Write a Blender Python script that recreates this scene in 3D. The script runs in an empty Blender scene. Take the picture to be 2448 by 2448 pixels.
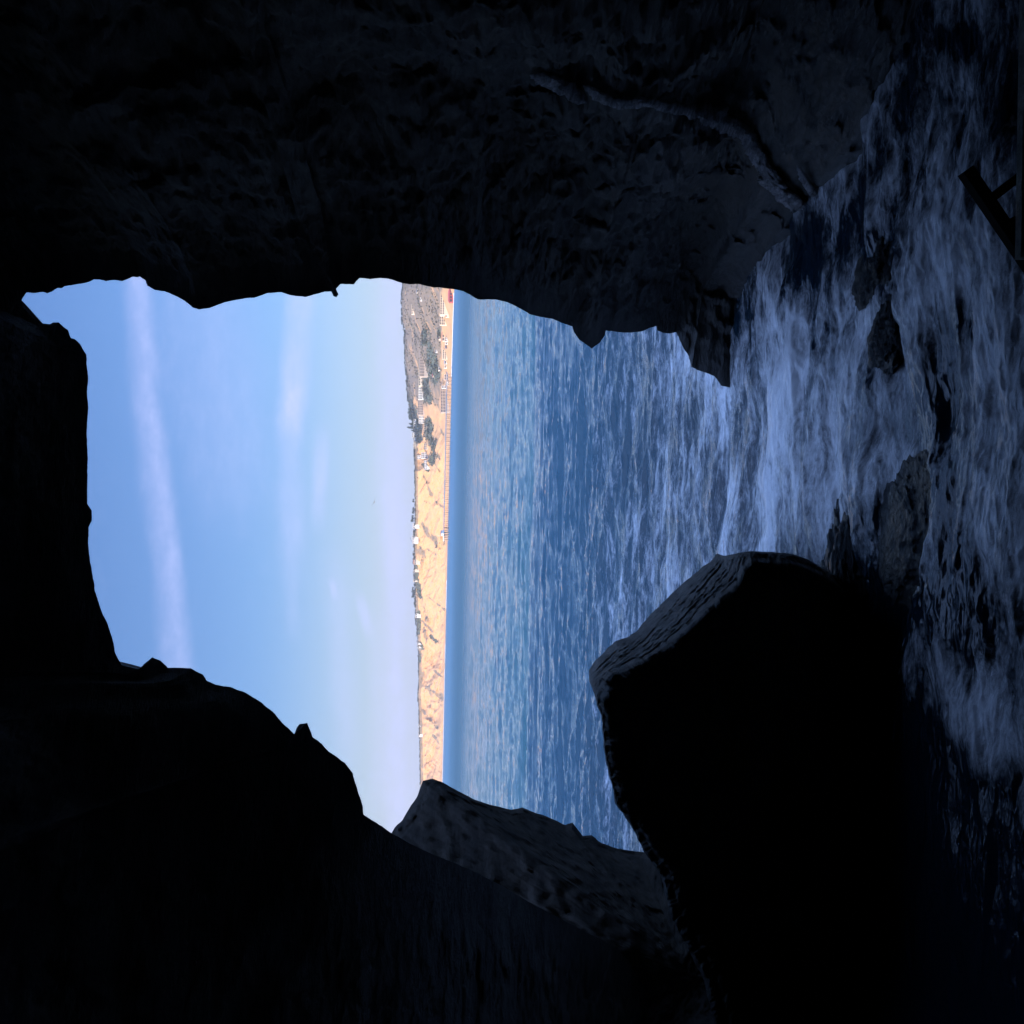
import bpy, math, random
import numpy as np
from mathutils import Vector, Matrix
from mathutils.bvhtree import BVHTree

random.seed(7); RNG = np.random.default_rng(11)
SC = bpy.context.scene
COL = SC.collection

# ------------------------------------------------------------------ camera
# The photograph was taken with the phone held sideways: world "up" is picture left.
F = 2690.0; C0 = 1224.0; CAMH = 5.0
PITCH = math.radians(3.36); ROLL = math.radians(1.1)
Fw = np.array([0, math.cos(PITCH), -math.sin(PITCH)])
R0 = np.array([1.0, 0, 0]); U0 = np.array([0, math.sin(PITCH), math.cos(PITCH)])
Rv = R0*math.cos(ROLL) + U0*math.sin(ROLL)
Uv = U0*math.cos(ROLL) - R0*math.sin(ROLL)
CAM = np.array([0, 0, CAMH])
cd = bpy.data.cameras.new("camera"); cam = bpy.data.objects.new("camera", cd); COL.objects.link(cam)
cd.sensor_fit = 'HORIZONTAL'; cd.sensor_width = 36; cd.lens = 36*F/2448; cd.clip_start = .05; cd.clip_end = 30000
X = -Uv; Yc = Rv; Z = -Fw
cam.matrix_world = Matrix(((X[0], Yc[0], Z[0], 0), (X[1], Yc[1], Z[1], 0), (X[2], Yc[2], Z[2], CAMH), (0, 0, 0, 1)))
SC.camera = cam

# ------------------------------------------------------------------ light
SUN_EL, SUN_ROT = 19.0, 240.0
OVERHEAD_FILL = 9.5
w = bpy.data.worlds.new("World"); SC.world = w; w.use_nodes = True
sd = bpy.data.lights.new("sun", 'SUN'); so = bpy.data.objects.new("sun", sd); COL.objects.link(so)
sd.energy = 4.1; sd.angle = math.radians(.5); sd.color = (1, .86, .70)
_el, _az = math.radians(SUN_EL), math.radians(SUN_ROT)
sdir = Vector((math.sin(_az)*math.cos(_el), math.cos(_az)*math.cos(_el), math.sin(_el)))
so.rotation_euler = sdir.to_track_quat('Z', 'Y').to_euler()
SC.view_settings.view_transform = 'Standard'; SC.view_settings.look = 'None'
SC.view_settings.gamma = 1; SC.view_settings.exposure = 0.9
SC.render.engine = 'CYCLES'
cy = SC.cycles
cy.use_denoising = True; cy.max_bounces = 7; cy.diffuse_bounces = 4; cy.glossy_bounces = 4
cy.transmission_bounces = 2; cy.volume_bounces = 0; cy.caustics_reflective = False; cy.caustics_refractive = False
cy.use_adaptive_sampling = True; cy.adaptive_threshold = .015; cy.sample_clamp_indirect = 6

# ------------------------------------------------------------------ pixel helpers
def ray(ix, iy):
    return Fw + Rv*((C0-iy)/F) + Uv*((C0-ix)/F)
def rays(ix, iy):
    ix = np.asarray(ix, float)[..., None]; iy = np.asarray(iy, float)[..., None]
    return Fw + Rv*((C0-iy)/F) + Uv*((C0-ix)/F)
def at(ix, iy, Y):
    d = ray(ix, iy); return CAM + d*(Y/d[1])
def ats(ix, iy, Y):
    d = rays(ix, iy); return CAM + d*(np.asarray(Y)/d[..., 1])[..., None]
def onwater(ix, iy, z=0.):
    d = ray(ix, iy); return CAM + d*((z-CAMH)/d[2])
def proj(P):
    P = np.asarray(P)-CAM; f = P@Fw
    return C0-(P@Uv)/f*F, C0-(P@Rv)/f*F

# ------------------------------------------------------------------ noise
_P = RNG.permutation(256); _P = np.concatenate([_P, _P, _P])
_G = RNG.normal(size=(256, 3)); _G /= np.linalg.norm(_G, axis=1)[:, None]
def perlin(x, y, z=0.):
    x, y, z = np.broadcast_arrays(np.asarray(x, float), y, z)
    xi = np.floor(x).astype(int); yi = np.floor(y).astype(int); zi = np.floor(z).astype(int)
    xf = x-xi; yf = y-yi; zf = z-zi
    s = lambda t: t*t*t*(t*(t*6-15)+10)
    u, v, t = s(xf), s(yf), s(zf); xi &= 255; yi &= 255; zi &= 255
    def g(a, b, c):
        h = _P[_P[_P[(xi+a) & 255]+((yi+b) & 255)]+((zi+c) & 255)]
        G = _G[h]; return G[..., 0]*(xf-a)+G[..., 1]*(yf-b)+G[..., 2]*(zf-c)
    L = lambda a, b, k: a+(b-a)*k
    return 1.5*L(L(L(g(0,0,0), g(1,0,0), u), L(g(0,1,0), g(1,1,0), u), v), L(L(g(0,0,1), g(1,0,1), u), L(g(0,1,1), g(1,1,1), u), v), t)
def fbm(x, y, z=0., o=4, ridged=False, gain=.5):
    s = 0; a = 1.; f = 1.; n = 0
    for i in range(o):
        p = perlin(np.asarray(x)*f+7.3*i, np.asarray(y)*f+3.1*i, np.asarray(z)*f+1.7*i)
        s = s+a*((1-2*np.abs(p)) if ridged else p); n += a; a *= gain; f *= 2.03
    return s/n
def sstep(a, b, x):
    t = np.clip((np.asarray(x, float)-a)/(b-a), 0, 1); return t*t*(3-2*t)

# ------------------------------------------------------------------ mesh helpers
def mesh_grid(name, P, mat, closed_u=False, closed_v=False, attrs=None, smooth=True):
    """P: (rows, cols, 3)"""
    nr, nc = P.shape[:2]
    i = np.arange(nr if closed_v else nr-1)[:, None]; j = np.arange(nc if closed_u else nc-1)[None, :]
    i2 = (i+1) % nr; j2 = (j+1) % nc
    q = np.stack([i*nc+j, i*nc+j2, i2*nc+j2, i2*nc+j], -1).reshape(-1, 4)
    return raw_mesh(name, P.reshape(-1, 3), q, mat, attrs, smooth)
def raw_mesh(name, V, Q, mat, attrs=None, smooth=True):
    me = bpy.data.meshes.new(name); V = np.ascontiguousarray(V, dtype=np.float32); Q = np.ascontiguousarray(Q, dtype=np.int32)
    me.vertices.add(len(V)); me.vertices.foreach_set("co", V.ravel())
    me.loops.add(Q.size); me.loops.foreach_set("vertex_index", Q.ravel())
    me.polygons.add(len(Q)); me.polygons.foreach_set("loop_start", np.arange(0, Q.size, Q.shape[1], dtype=np.int32))
    try: me.polygons.foreach_set("loop_total", np.full(len(Q), Q.shape[1], dtype=np.int32))
    except Exception: pass
    me.update(calc_edges=True)
    if smooth: me.polygons.foreach_set("use_smooth", np.ones(len(Q), dtype=bool))
    if attrs:
        for k, a in attrs.items():
            at_ = me.attributes.new(k, 'FLOAT', 'POINT'); at_.data.foreach_set("value", np.ascontiguousarray(a, dtype=np.float32).ravel())
    me.materials.append(mat)
    o = bpy.data.objects.new(name, me); COL.objects.link(o); return o
class MB:
    def __init__(s): s.v = []; s.f = []
    def box(s, x0, x1, y0, y1, z0, z1):
        b = len(s.v); s.v += [(x, y, z) for z in (z0, z1) for y in (y0, y1) for x in (x0, x1)]
        s.f += [tuple(b+k for k in q) for q in ((0,2,3,1), (4,5,7,6), (0,1,5,4), (2,6,7,3), (0,4,6,2), (1,3,7,5))]
    def gable(s, x0, x1, y0, y1, z0, z1):
        b = len(s.v); ym = (y0+y1)/2
        s.v += [(x0,y0,z0), (x1,y0,z0), (x1,y1,z0), (x0,y1,z0), (x0+.15*(x1-x0),ym,z1), (x1-.15*(x1-x0),ym,z1)]
        s.f += [tuple(b+k for k in q) for q in ((0,3,2,1), (0,1,5,4), (2,3,4,5), (0,4,3), (1,2,5))]
    def tube(s, pts, rad, n=8):
        b = len(s.v); N = len(pts)
        for k in range(N):
            p = Vector(pts[k]); d = (Vector(pts[min(k+1, N-1)])-Vector(pts[max(k-1, 0)])).normalized()
            a = d.orthogonal().normalized(); c = d.cross(a); r = rad[k] if hasattr(rad, '__len__') else rad
            for q in range(n):
                t = 2*math.pi*q/n; s.v.append(tuple(p+a*math.cos(t)*r+c*math.sin(t)*r))
        for k in range(N-1):
            for q in range(n):
                s.f.append((b+k*n+q, b+k*n+(q+1) % n, b+(k+1)*n+(q+1) % n, b+(k+1)*n+q))
        s.f.append(tuple(b+q for q in range(n))[::-1]); s.f.append(tuple(b+(N-1)*n+q for q in range(n)))
    def beam(s, p0, p1, wd, ht, up=(0, 0, 1)):
        p0, p1 = Vector(p0), Vector(p1); d = (p1-p0).normalized(); a = d.cross(Vector(up)).normalized(); c = a.cross(d)
        b = len(s.v)
        for p in (p0, p1):
            for sa, sb in ((-1,-1), (1,-1), (1,1), (-1,1)): s.v.append(tuple(p+a*sa*wd/2+c*sb*ht/2))
        s.f += [tuple(b+k for k in q) for q in ((0,1,2,3), (7,6,5,4), (0,4,5,1), (1,5,6,2), (2,6,7,3), (3,7,4,0))]
    def build(s, name, mat, parent=None, smooth=False):
        me = bpy.data.meshes.new(name); me.from_pydata(s.v, [], s.f); me.update()
        if smooth: me.polygons.foreach_set("use_smooth", [True]*len(me.polygons))
        me.materials.append(mat); o = bpy.data.objects.new(name, me); COL.objects.link(o)
        if parent: o.parent = parent
        return o
def tag(o, label=None, cat=None, group=None, kind=None):
    if label: o["label"] = label
    if cat: o["category"] = cat
    if group: o["group"] = group
    if kind: o["kind"] = kind
    return o
def empty(name, loc, rz=0.):
    e = bpy.data.objects.new(name, None); e.location = loc; e.rotation_euler = (0, 0, rz); e.empty_display_size = .1
    COL.objects.link(e); return e
def copy_tree(o, parent=None):
    c = o.copy(); COL.objects.link(c); c.parent = parent
    for ch in list(o.children): copy_tree(ch, c)
    return c

# ------------------------------------------------------------------ node helpers
class NT:
    def __init__(s, nt): s.nt = nt
    def n(s, t, **kw):
        nd = s.nt.nodes.new(t)
        for k, v in kw.items(): setattr(nd, k, v)
        return nd
    def link(s, a, b): s.nt.links.new(a, b)
    def put(s, sock, v):
        if isinstance(v, (int, float)): sock.default_value = v
        elif isinstance(v, (tuple, list)): sock.default_value = v if len(v) == len(sock.default_value) else (*v, 1)
        else: s.link(v, sock)
    def m(s, op, a, b=None, c=None, clamp=False):
        nd = s.n('ShaderNodeMath', operation=op, use_clamp=clamp); s.put(nd.inputs[0], a)
        if b is not None: s.put(nd.inputs[1], b)
        if c is not None: s.put(nd.inputs[2], c)
        return nd.outputs[0]
    def mix(s, f, a, b):
        nd = s.n('ShaderNodeMix', data_type='RGBA'); s.put(nd.inputs[0], f); s.put(nd.inputs[6], a); s.put(nd.inputs[7], b); return nd.outputs[2]
    def noise(s, vec, scale, detail=4, rough=.55, dist=0.):
        nd = s.n('ShaderNodeTexNoise'); s.link(vec, nd.inputs['Vector']); nd.inputs['Scale'].default_value = scale
        nd.inputs['Detail'].default_value = detail; nd.inputs['Roughness'].default_value = rough; nd.inputs['Distortion'].default_value = dist
        return nd.outputs[0]
    def mr(s, v, a, b, c=0., d=1., smooth=True):
        nd = s.n('ShaderNodeMapRange', interpolation_type='SMOOTHSTEP' if smooth else 'LINEAR')
        s.put(nd.inputs[0], v)
        for k, x in zip((1, 2, 3, 4), (a, b, c, d)): s.put(nd.inputs[k], x)
        return nd.outputs[0]
    def pos(s): return s.n('ShaderNodeNewGeometry').outputs['Position']
    def mapv(s, vec, scale=(1, 1, 1), rot=(0, 0, 0)):
        nd = s.n('ShaderNodeMapping'); s.link(vec, nd.inputs[0]); nd.inputs['Scale'].default_value = scale; nd.inputs['Rotation'].default_value = rot
        return nd.outputs[0]
    def attr(s, name): return s.n('ShaderNodeAttribute', attribute_name=name).outputs['Fac']
def newmat(name):
    m = bpy.data.materials.new(name); m.use_nodes = True; t = NT(m.node_tree)
    b = m.node_tree.nodes['Principled BSDF']; return m, t, b
def plain(name, col, rough=.7, var=.15, scale=3.):
    m, t, b = newmat(name); n = t.noise(t.pos(), scale)
    c0 = tuple(c*(1-var) for c in col); c1 = tuple(min(1, c*(1+var)) for c in col)
    t.put(b.inputs['Base Color'], t.mix(n, c0, c1)); b.inputs['Roughness'].default_value = rough; return m

# ------------------------------------------------------------------ sky
t = NT(w.node_tree); bg = w.node_tree.nodes['Background']
sky = t.n('ShaderNodeTexSky', sky_type='NISHITA', sun_disc=False)
sky.sun_elevation = _el; sky.sun_rotation = _az; sky.altitude = 0; sky.air_density = 1.0; sky.dust_density = .6; sky.ozone_density = 2.2
tc = t.n('ShaderNodeTexCoord'); gen = tc.outputs['Generated']
sp = t.n('ShaderNodeSeparateXYZ'); t.link(gen, sp.inputs[0])
yy = t.m('MAXIMUM', sp.outputs[1], .08)
A_ = t.m('DIVIDE', sp.outputs[0], yy); B_ = t.m('DIVIDE', sp.outputs[2], yy)
cv = t.n('ShaderNodeCombineXYZ'); t.link(A_, cv.inputs[0]); t.link(B_, cv.inputs[1])
def ab(ix, iy):
    d = ray(ix, iy); return d[0]/d[1], d[2]/d[1]
wob = t.noise(t.mapv(cv.outputs[0], (2.2, 7, 1)), 1.6, 5, .6)
wobc = t.m('SUBTRACT', wob, .5)
fine = t.noise(t.mapv(cv.outputs[0], (14, 26, 1)), 2.0, 5, .65)
def streak(p1, p2, wpx, gain, fade, soft=.5):
    (a1, b1), (a2, b2) = ab(*p1), ab(*p2); L = math.hypot(a2-a1, b2-b1); ux, uy = (a2-a1)/L, (b2-b1)/L; W = wpx/F
    da = t.m('SUBTRACT', A_, a1); db = t.m('SUBTRACT', B_, b1)
    al = t.m('ADD', t.m('MULTIPLY', da, ux), t.m('MULTIPLY', db, uy))
    pr = t.m('ADD', t.m('MULTIPLY', da, -uy), t.m('MULTIPLY', db, ux))
    pr = t.m('ADD', pr, t.m('MULTIPLY', wobc, W*1.5))
    k = t.mr(t.m('ABSOLUTE', pr), W*(1-soft)*.5, W*(.5+soft*.5), 1, 0)
    e1 = t.mr(al, -fade/F, fade/F*.4); e2 = t.mr(al, L-fade/F*.4, L+fade/F, 1, 0)
    return t.m('MULTIPLY', t.m('MULTIPLY', k, gain), t.m('MULTIPLY', e1, e2))
cl = None
for a in [((304, 500), (426, 1640), 60, .23, 60, .85), ((322, 560), (446, 1640), 34, .12, 60, 1.), ((455, 560), (560, 1150), 170, .17, 200, 1.),
          ((722, 640), (697, 1010), 60, .36, 100, .7), ((700, 950), (700, 1300), 50, .22, 140, .8), ((770, 1060), (762, 1230), 30, .3, 70, .8),
          ((800, 1380), (832, 1760), 50, .18, 120, 1.), ((862, 1440), (876, 1500), 22, .38, 40, .8), ((792, 1395), (797, 1420), 14, .3, 25, .8),
          ((930, 620), (935, 1300), 60, .3, 200, 1.), ((935, 1250), (955, 2000), 40, .34, 200, 1.), ((690, 1330), (700, 1500), 30, .12, 60, 1.),
          ((900, 1500), (915, 1900), 40, .2, 120, 1.), ((960, 500), (990, 2000), 70, .22, 300, 1.)]:
    k = streak(*a); cl = k if cl is None else t.m('ADD', cl, k)
cl = t.m('MULTIPLY', cl, t.m('ADD', .30, t.m('MULTIPLY', t.m('POWER', fine, 1.3), 1.75)))
cl = t.m('ADD', cl, t.mr(t.m('MULTIPLY', wob, fine), .24, .5, 0, .05))
cl = t.m('MULTIPLY', cl, t.mr(sp.outputs[1], .1, .4))
# thin pinkish marine haze lying on the horizon
hz = t.mr(sp.outputs[2], 0., .17, .55, 0)
skc = t.mix(hz, sky.outputs[0], (7.2, 5.8, 4.7))
skc = t.mix(cl, skc, (7.0, 6.0, 7.0))
tint = t.n('ShaderNodeMix', data_type='RGBA', blend_type='MULTIPLY'); tint.inputs[0].default_value = 1
t.link(skc, tint.inputs[6]); tint.inputs[7].default_value = (.84, 1.06, 1.50, 1)
# high sky, above the part framed by the cave, brightened as added fill light
gain = t.mix(t.mr(sp.outputs[2], .52, .86), (1, 1, 1), tuple(OVERHEAD_FILL*k for k in (1.45, 1.08, .84)))
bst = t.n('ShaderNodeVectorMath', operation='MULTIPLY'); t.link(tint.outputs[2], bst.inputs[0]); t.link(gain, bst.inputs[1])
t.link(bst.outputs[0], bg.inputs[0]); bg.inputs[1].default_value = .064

# ------------------------------------------------------------------ materials
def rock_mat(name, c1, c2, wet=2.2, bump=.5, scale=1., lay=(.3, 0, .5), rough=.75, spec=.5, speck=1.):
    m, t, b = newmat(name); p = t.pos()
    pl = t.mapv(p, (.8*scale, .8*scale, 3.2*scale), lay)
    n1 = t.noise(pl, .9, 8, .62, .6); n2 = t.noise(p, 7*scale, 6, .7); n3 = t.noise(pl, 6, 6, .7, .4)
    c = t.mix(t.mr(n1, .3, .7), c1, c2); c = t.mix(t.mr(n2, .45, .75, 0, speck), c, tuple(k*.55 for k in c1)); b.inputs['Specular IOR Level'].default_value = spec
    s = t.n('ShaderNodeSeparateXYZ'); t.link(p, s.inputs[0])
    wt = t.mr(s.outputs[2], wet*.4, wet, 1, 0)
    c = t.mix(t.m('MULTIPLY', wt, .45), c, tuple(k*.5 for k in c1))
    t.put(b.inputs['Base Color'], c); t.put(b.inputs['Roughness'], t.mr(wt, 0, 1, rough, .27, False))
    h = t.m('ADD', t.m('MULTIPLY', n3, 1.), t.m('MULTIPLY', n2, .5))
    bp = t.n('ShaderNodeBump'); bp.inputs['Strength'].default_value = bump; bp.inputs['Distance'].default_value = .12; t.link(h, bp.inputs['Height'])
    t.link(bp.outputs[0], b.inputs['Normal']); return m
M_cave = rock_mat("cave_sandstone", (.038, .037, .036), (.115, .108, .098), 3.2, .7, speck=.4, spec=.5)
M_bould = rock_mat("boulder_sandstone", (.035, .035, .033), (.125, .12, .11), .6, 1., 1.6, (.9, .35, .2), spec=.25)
M_stack = rock_mat("outcrop_sandstone", (.020, .018, .016), (.044, .038, .032), .01, .4, rough=1., spec=.1, speck=.4)
M_wet = rock_mat("wet_rock", (.010, .011, .013), (.022, .023, .026), 3, .9, 2., spec=.2)
M_pale = rock_mat("ledge_painted_light", (.16, .155, .16), (.88, .84, .86), .2, 1., 5., (.2, .1, .1), .6)  # pale rock colour stands in for light caught on the wet ledge

def water_mat():
    m, t, b = newmat("sea_water"); p = t.pos()
    s = t.n('ShaderNodeSeparateXYZ'); t.link(p, s.inputs[0])
    fo = t.attr('foam')
    e1 = t.noise(t.mapv(p, (.9, 1.9, 1)), 1.3, 8, .66, 1.0)
    e2 = t.noise(t.mapv(p, (2.6, 5.5, 1)), 3.2, 5, .7, .5)
    e = t.m('ADD', t.m('MULTIPLY', e1, .68), t.m('MULTIPLY', e2, .32))
    lo = t.m('SUBTRACT', .80, t.m('MULTIPLY', fo, .62))
    mask = t.mr(e, lo, t.m('ADD', lo, .30)); mask = t.m('MULTIPLY', mask, t.m('MINIMUM', t.m('MULTIPLY', fo, 2.2), .88))
    b.inputs['IOR'].default_value = 1.33
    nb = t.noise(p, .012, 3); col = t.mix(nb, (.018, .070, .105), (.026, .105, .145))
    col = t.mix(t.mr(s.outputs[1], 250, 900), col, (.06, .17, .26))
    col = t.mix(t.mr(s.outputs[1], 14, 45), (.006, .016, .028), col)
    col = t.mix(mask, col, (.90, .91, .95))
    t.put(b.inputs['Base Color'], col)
    far = t.mr(s.outputs[1], 60, 420, 0, 1)
    t.put(b.inputs['Roughness'], t.m('ADD', t.m('MULTIPLY', mask, .14), t.mr(far, 0, 1, .05, .36)))
    pe = t.mapv(p, (1.6, 3.6, 1))
    r1 = t.noise(pe, 1.3, 6, .6, .3); r2 = t.noise(t.mapv(p, (.35, .9, 1)), .5, 3, .6)
    r3 = t.noise(t.mapv(p, (.05, .16, 1)), .6, 4, .65)
    fl = t.m('ADD', t.m('ADD', r1, t.m('MULTIPLY', r2, t.mr(s.outputs[1], 30, 250, 0, 4.))), t.m('MULTIPLY', r3, t.mr(s.outputs[1], 120, 700, 0, 26.)))
    bp = t.n('ShaderNodeBump'); bp.inputs['Distance'].default_value = .16
    t.put(bp.inputs['Strength'], t.mr(s.outputs[1], 15, 200, .22, .55)); t.link(fl, bp.inputs['Height'])
    bp2 = t.n('ShaderNodeBump'); bp2.inputs['Distance'].default_value = .05; bp2.inputs['Strength'].default_value = .5
    t.link(t.m('MULTIPLY', e, mask), bp2.inputs['Height']); t.link(bp.outputs[0], bp2.inputs['Normal'])
    t.link(bp2.outputs[0], b.inputs['Normal']); return m
M_water = water_mat()

def land_mat():
    m, t, b = newmat("bluff_ground"); p = t.pos()
    veg_shade = t.attr('veg_shade'); grn = t.attr('green')
    n1 = t.noise(p, .02, 6, .65); n2 = t.noise(t.mapv(p, (.4, .4, 2.6)), .05, 6, .7); n3 = t.noise(p, .09, 5, .7)
    sand = t.mix(t.mr(n2, .25, .75), (.54, .28, .115), (.64, .35, .15))
    sand = t.mix(t.mr(n3, .60, .85), sand, (.44, .25, .125))
    scrub = t.mix(n3, (.16, .115, .07), (.29, .205, .125)); green = t.mix(n3, (.05, .07, .045), (.12, .13, .08))
    k = t.mr(t.m('ADD', veg_shade, t.m('MULTIPLY', t.m('SUBTRACT', n1, .5), .6)), .40, .66)
    g = t.mr(t.m('ADD', grn, t.m('MULTIPLY', t.m('SUBTRACT', n3, .5), .9)), .4, .6)
    c = t.mix(k, sand, scrub); c = t.mix(g, c, green)
    t.put(b.inputs['Base Color'], c); b.inputs['Roughness'].default_value = .95
    bp = t.n('ShaderNodeBump'); bp.inputs['Strength'].default_value = .6; bp.inputs['Distance'].default_value = 4.
    t.link(t.m('ADD', n3, n2), bp.inputs['Height']); t.link(bp.outputs[0], b.inputs['Normal']); return m
M_land = land_mat()

# ------------------------------------------------------------------ outlines traced from the photograph
MOUTH = [(1960,935,20),(1800,932,20),(1744,926,20),(1725,922,20),(1708,899,20),(1690,892,20),(1667,885,20.1),(1653,877,20.1),(1647,852,20.2),(1632,829,20.2),(1616,794,20.3),(1600,797,20.3),(1585,796,20.3),(1572,790,20.3),
(1570,779,20.3),(1552,785,20.3),(1535,792,20.3),(1508,796,20.3),(1477,794,20.3),(1448,790,20.2),(1446,802,20.2),(1432,821,20.2),(1415,833,20.2),(1401,823,20.2),(1384,811,20.2),(1372,794,20.3),(1368,780,20.3),
(1345,773,20.4),(1322,763,20.4),(1298,759,20.4),(1267,751,20.5),(1236,734,20.5),(1213,722,20.6),(1186,716,20.6),(1143,716,20.7),(1124,705,20.7),(1108,696,20.8),(1085,692,20.8),(1050,687,21),(1036,687,21),
(999,679,21),(978,680,21),(962,677,21),(943,671,21),(927,666,21),(908,665,21),(885,667,21),(859,665,21),(852,672,21),(846,680,21),(830,680,21),(814,679,21),(803,690,21),(810,704,21),(805,711,21),(797,708,21),
(792,697,21),(779,697,21),(760,702,21),(729,710,21.2),(700,707,21.2),(684,703,21.2),(672,699,21.2),(640,701,21.3),(608,711,21.3),(576,715,21.4),(538,722,21.4),(500,737,21.5),(476,740,21.5),
(461,735,21.5),(440,718,21.5),(419,707,21.6),(393,696,21.6),(370,693,21.7),(353,683,21.7),(348,670,21.7),(333,660,21.7),(330,663,21.7),(316,662,21.8),(292,672,21.8),(274,670,21.8),(254,672,21.9),(238,668,21.9),
(225,668,22),(207,676,22),(171,682,22),(155,684,22),(149,688,22),(137,688,22),(124,697,22),(114,701,22),(104,698,22),(80,701,22),(63,699,22),(56,710,22),(50,719,22),(56,735,22),(63,742,22),(70,755,22),
(85,764,22),(104,773,22),(122,775,22),(127,771,22),(141,771,22),(150,780,22),(163,790,22),(170,808,22),(179,811,22),(192,823,22),(199,836,22),(207,848,22),(207,872,22),(211,900,22),(208,936,22),(211,975,22),
(208,1027,22),(208,1066,22),(210,1092,22),(209,1150,22),(209,1204,22),(219,1220,22),(220,1243,22),(212,1262,22),(211,1300,22),(215,1338,22),(220,1370,22),(226,1398,22),(227,1414,22),(236,1439,22),(243,1462,22),
(257,1490,22),(269,1528,22),(276,1560,22),(291,1591,22),(310,1599,22.3),(324,1610,22.5),(342,1588,22.6),(364,1572,22.8),(383,1579,22.8),(402,1596,22.8),(430,1597,22.9),(456,1597,22.9),(469,1605,22.9),(485,1612,22.9),
(494,1626,23),(516,1637,23),(551,1643,23),(586,1655,23),(624,1679,23),(653,1702,23),(678,1731,23),(704,1755,23),(709,1740,23),(716,1731,23),(735,1728,23),(741,1745,23),(748,1762,23),(770,1778,23),(786,1797,23),
(824,1823,23),(843,1848,23),(855,1889,23),(867,1927,23),(869,1947,23),(887,1959,23),(912,1975,23),(936,1992,23),(1000,2027,22.8),(1060,2052,22.6),(1130,2082,22.4),(1190,2112,22.2),(1250,2148,22),(1340,2196,21.6),
(1450,2252,21.3),(1560,2325,21),(1690,2400,21),(1800,2470,21),(1950,2540,21)]
STACK = [(936,1992),(944,1978),(960,1962),(982,1927),(998,1902),(1003,1886),(1012,1866),(1034,1861),(1055,1869),(1090,1888),(1134,1911),(1172,1924),(1223,1936),(1249,1930),(1268,1939),(1306,1951),(1351,1972),
(1368,1966),(1376,1984),(1392,1998),(1414,1996),(1439,2016),(1477,2029),(1541,2038),(1640,2060,21),(1760,2150,18.7),(1850,2300,18.2),(1860,2520,18.2),(1500,2560,21),(1250,2400),(1080,2230),(960,2080)]
BOULD = [ # outline ix, iy, Y, crest ix, iy, Y
(1997,1376,13.75,1994.9,1383.2,13.6),(1965,1357,13.75,1962,1365.4,13.6),(1934,1338,13.75,1928.3,1349.1,13.6),(1896,1324,13.75,1888.2,1337.8,13.6),(1858,1320,13.75,1849.6,1335,13.6),(1794,1318,13.75,1792.8,1331.2,13.6),(1762,1322,14.2,1772,1352,13.6),(1731,1329,15.4,1762,1385,13.7),(1715,1324,16.4,1752,1393,13.8),(1696,1344,16.4,1740,1405,13.8),(1680,1354,16.5,1722,1418,13.8),(1655,1376,16.6,1700,1436,13.9),(1610,1414,16.8,1664,1468,13.9),(1579,1446,16.9,1632,1500,14),(1547,1477,17,1596,1528,14),(1522,1509,17,1563,1555,14.1),(1503,1522,17,1532,1572,14.2),(1468,1534,17,1508,1580,14.3),(1443,1560,17,1482,1592,14.4),(1420,1582,17,1462,1600,14.5),(1408,1604,17,1448,1606,14.6),(1408,1629,15.6,1438,1625,14),(1420,1655,14.4,1438,1650,13.6),(1427,1686,13.5,1433.5,1684,13.42),(1438,1712,13.5,1444,1711,13.42),(1443,1782,13.5,1449.5,1782,13.42),(1449,1826,13.5,1455.5,1826,13.42),(1462,1877,13.5,1470,1876.5,13.42),(1471,1921,13.5,1480.5,1919.5,13.42),(1503,1965,13.5,1513,1960,13.42),(1522,1997,13.5,1533,1991,13.42),(1541,2038,13.5,1554.5,2030,13.42),(1579,2092,13.5,1595.5,2083.5,13.42),(1604,2193,13.5,1624.5,2184,13.42),(1636,2250,13.5,1658,2237.5,13.42),(1661,2301,13.5,1685.5,2288,13.42),(1683,2344,13.5,1709,2329.5,13.42),(1700,2420,13.5,1730,2400,13.42),(1740,2600,13.5,1770,2560,13.42),(1900,2800,13,1930,2650,12),(2150,2900,12,2140,2720,11.2),(2450,2800,11,2380,2600,10.6),(2620,2500,10.6,2520,2400,10.3),(2640,2100,10.8,2540,2100,10.4),(2520,1800,11.4,2440,1850,10.8),(2380,1620,12.4,2320,1680,11.8),(2230,1500,13.3,2190,1560,12.8),(2100,1420,14.1,2080,1460,13.7)]

def densify(pts, step):
    pts = np.array(pts, float); out = []
    for a, b in zip(pts[:-1], pts[1:]):
        n = max(1, int(math.hypot(*(b[:2]-a[:2]))/step))
        for k in range(n): out.append(a+(b-a)*k/n)
    out.append(pts[-1]); return np.array(out)
def smooth1(A, sig):
    if sig < .3: return A
    n = int(sig*3)+1; k = np.exp(-.5*(np.arange(-n, n+1)/sig)**2); k /= k.sum()
    out = np.empty_like(A)
    for c in range(A.shape[1]): out[:, c] = np.convolve(np.pad(A[:, c], n, mode='reflect', reflect_type='odd'), k, mode='valid')
    return out

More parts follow.
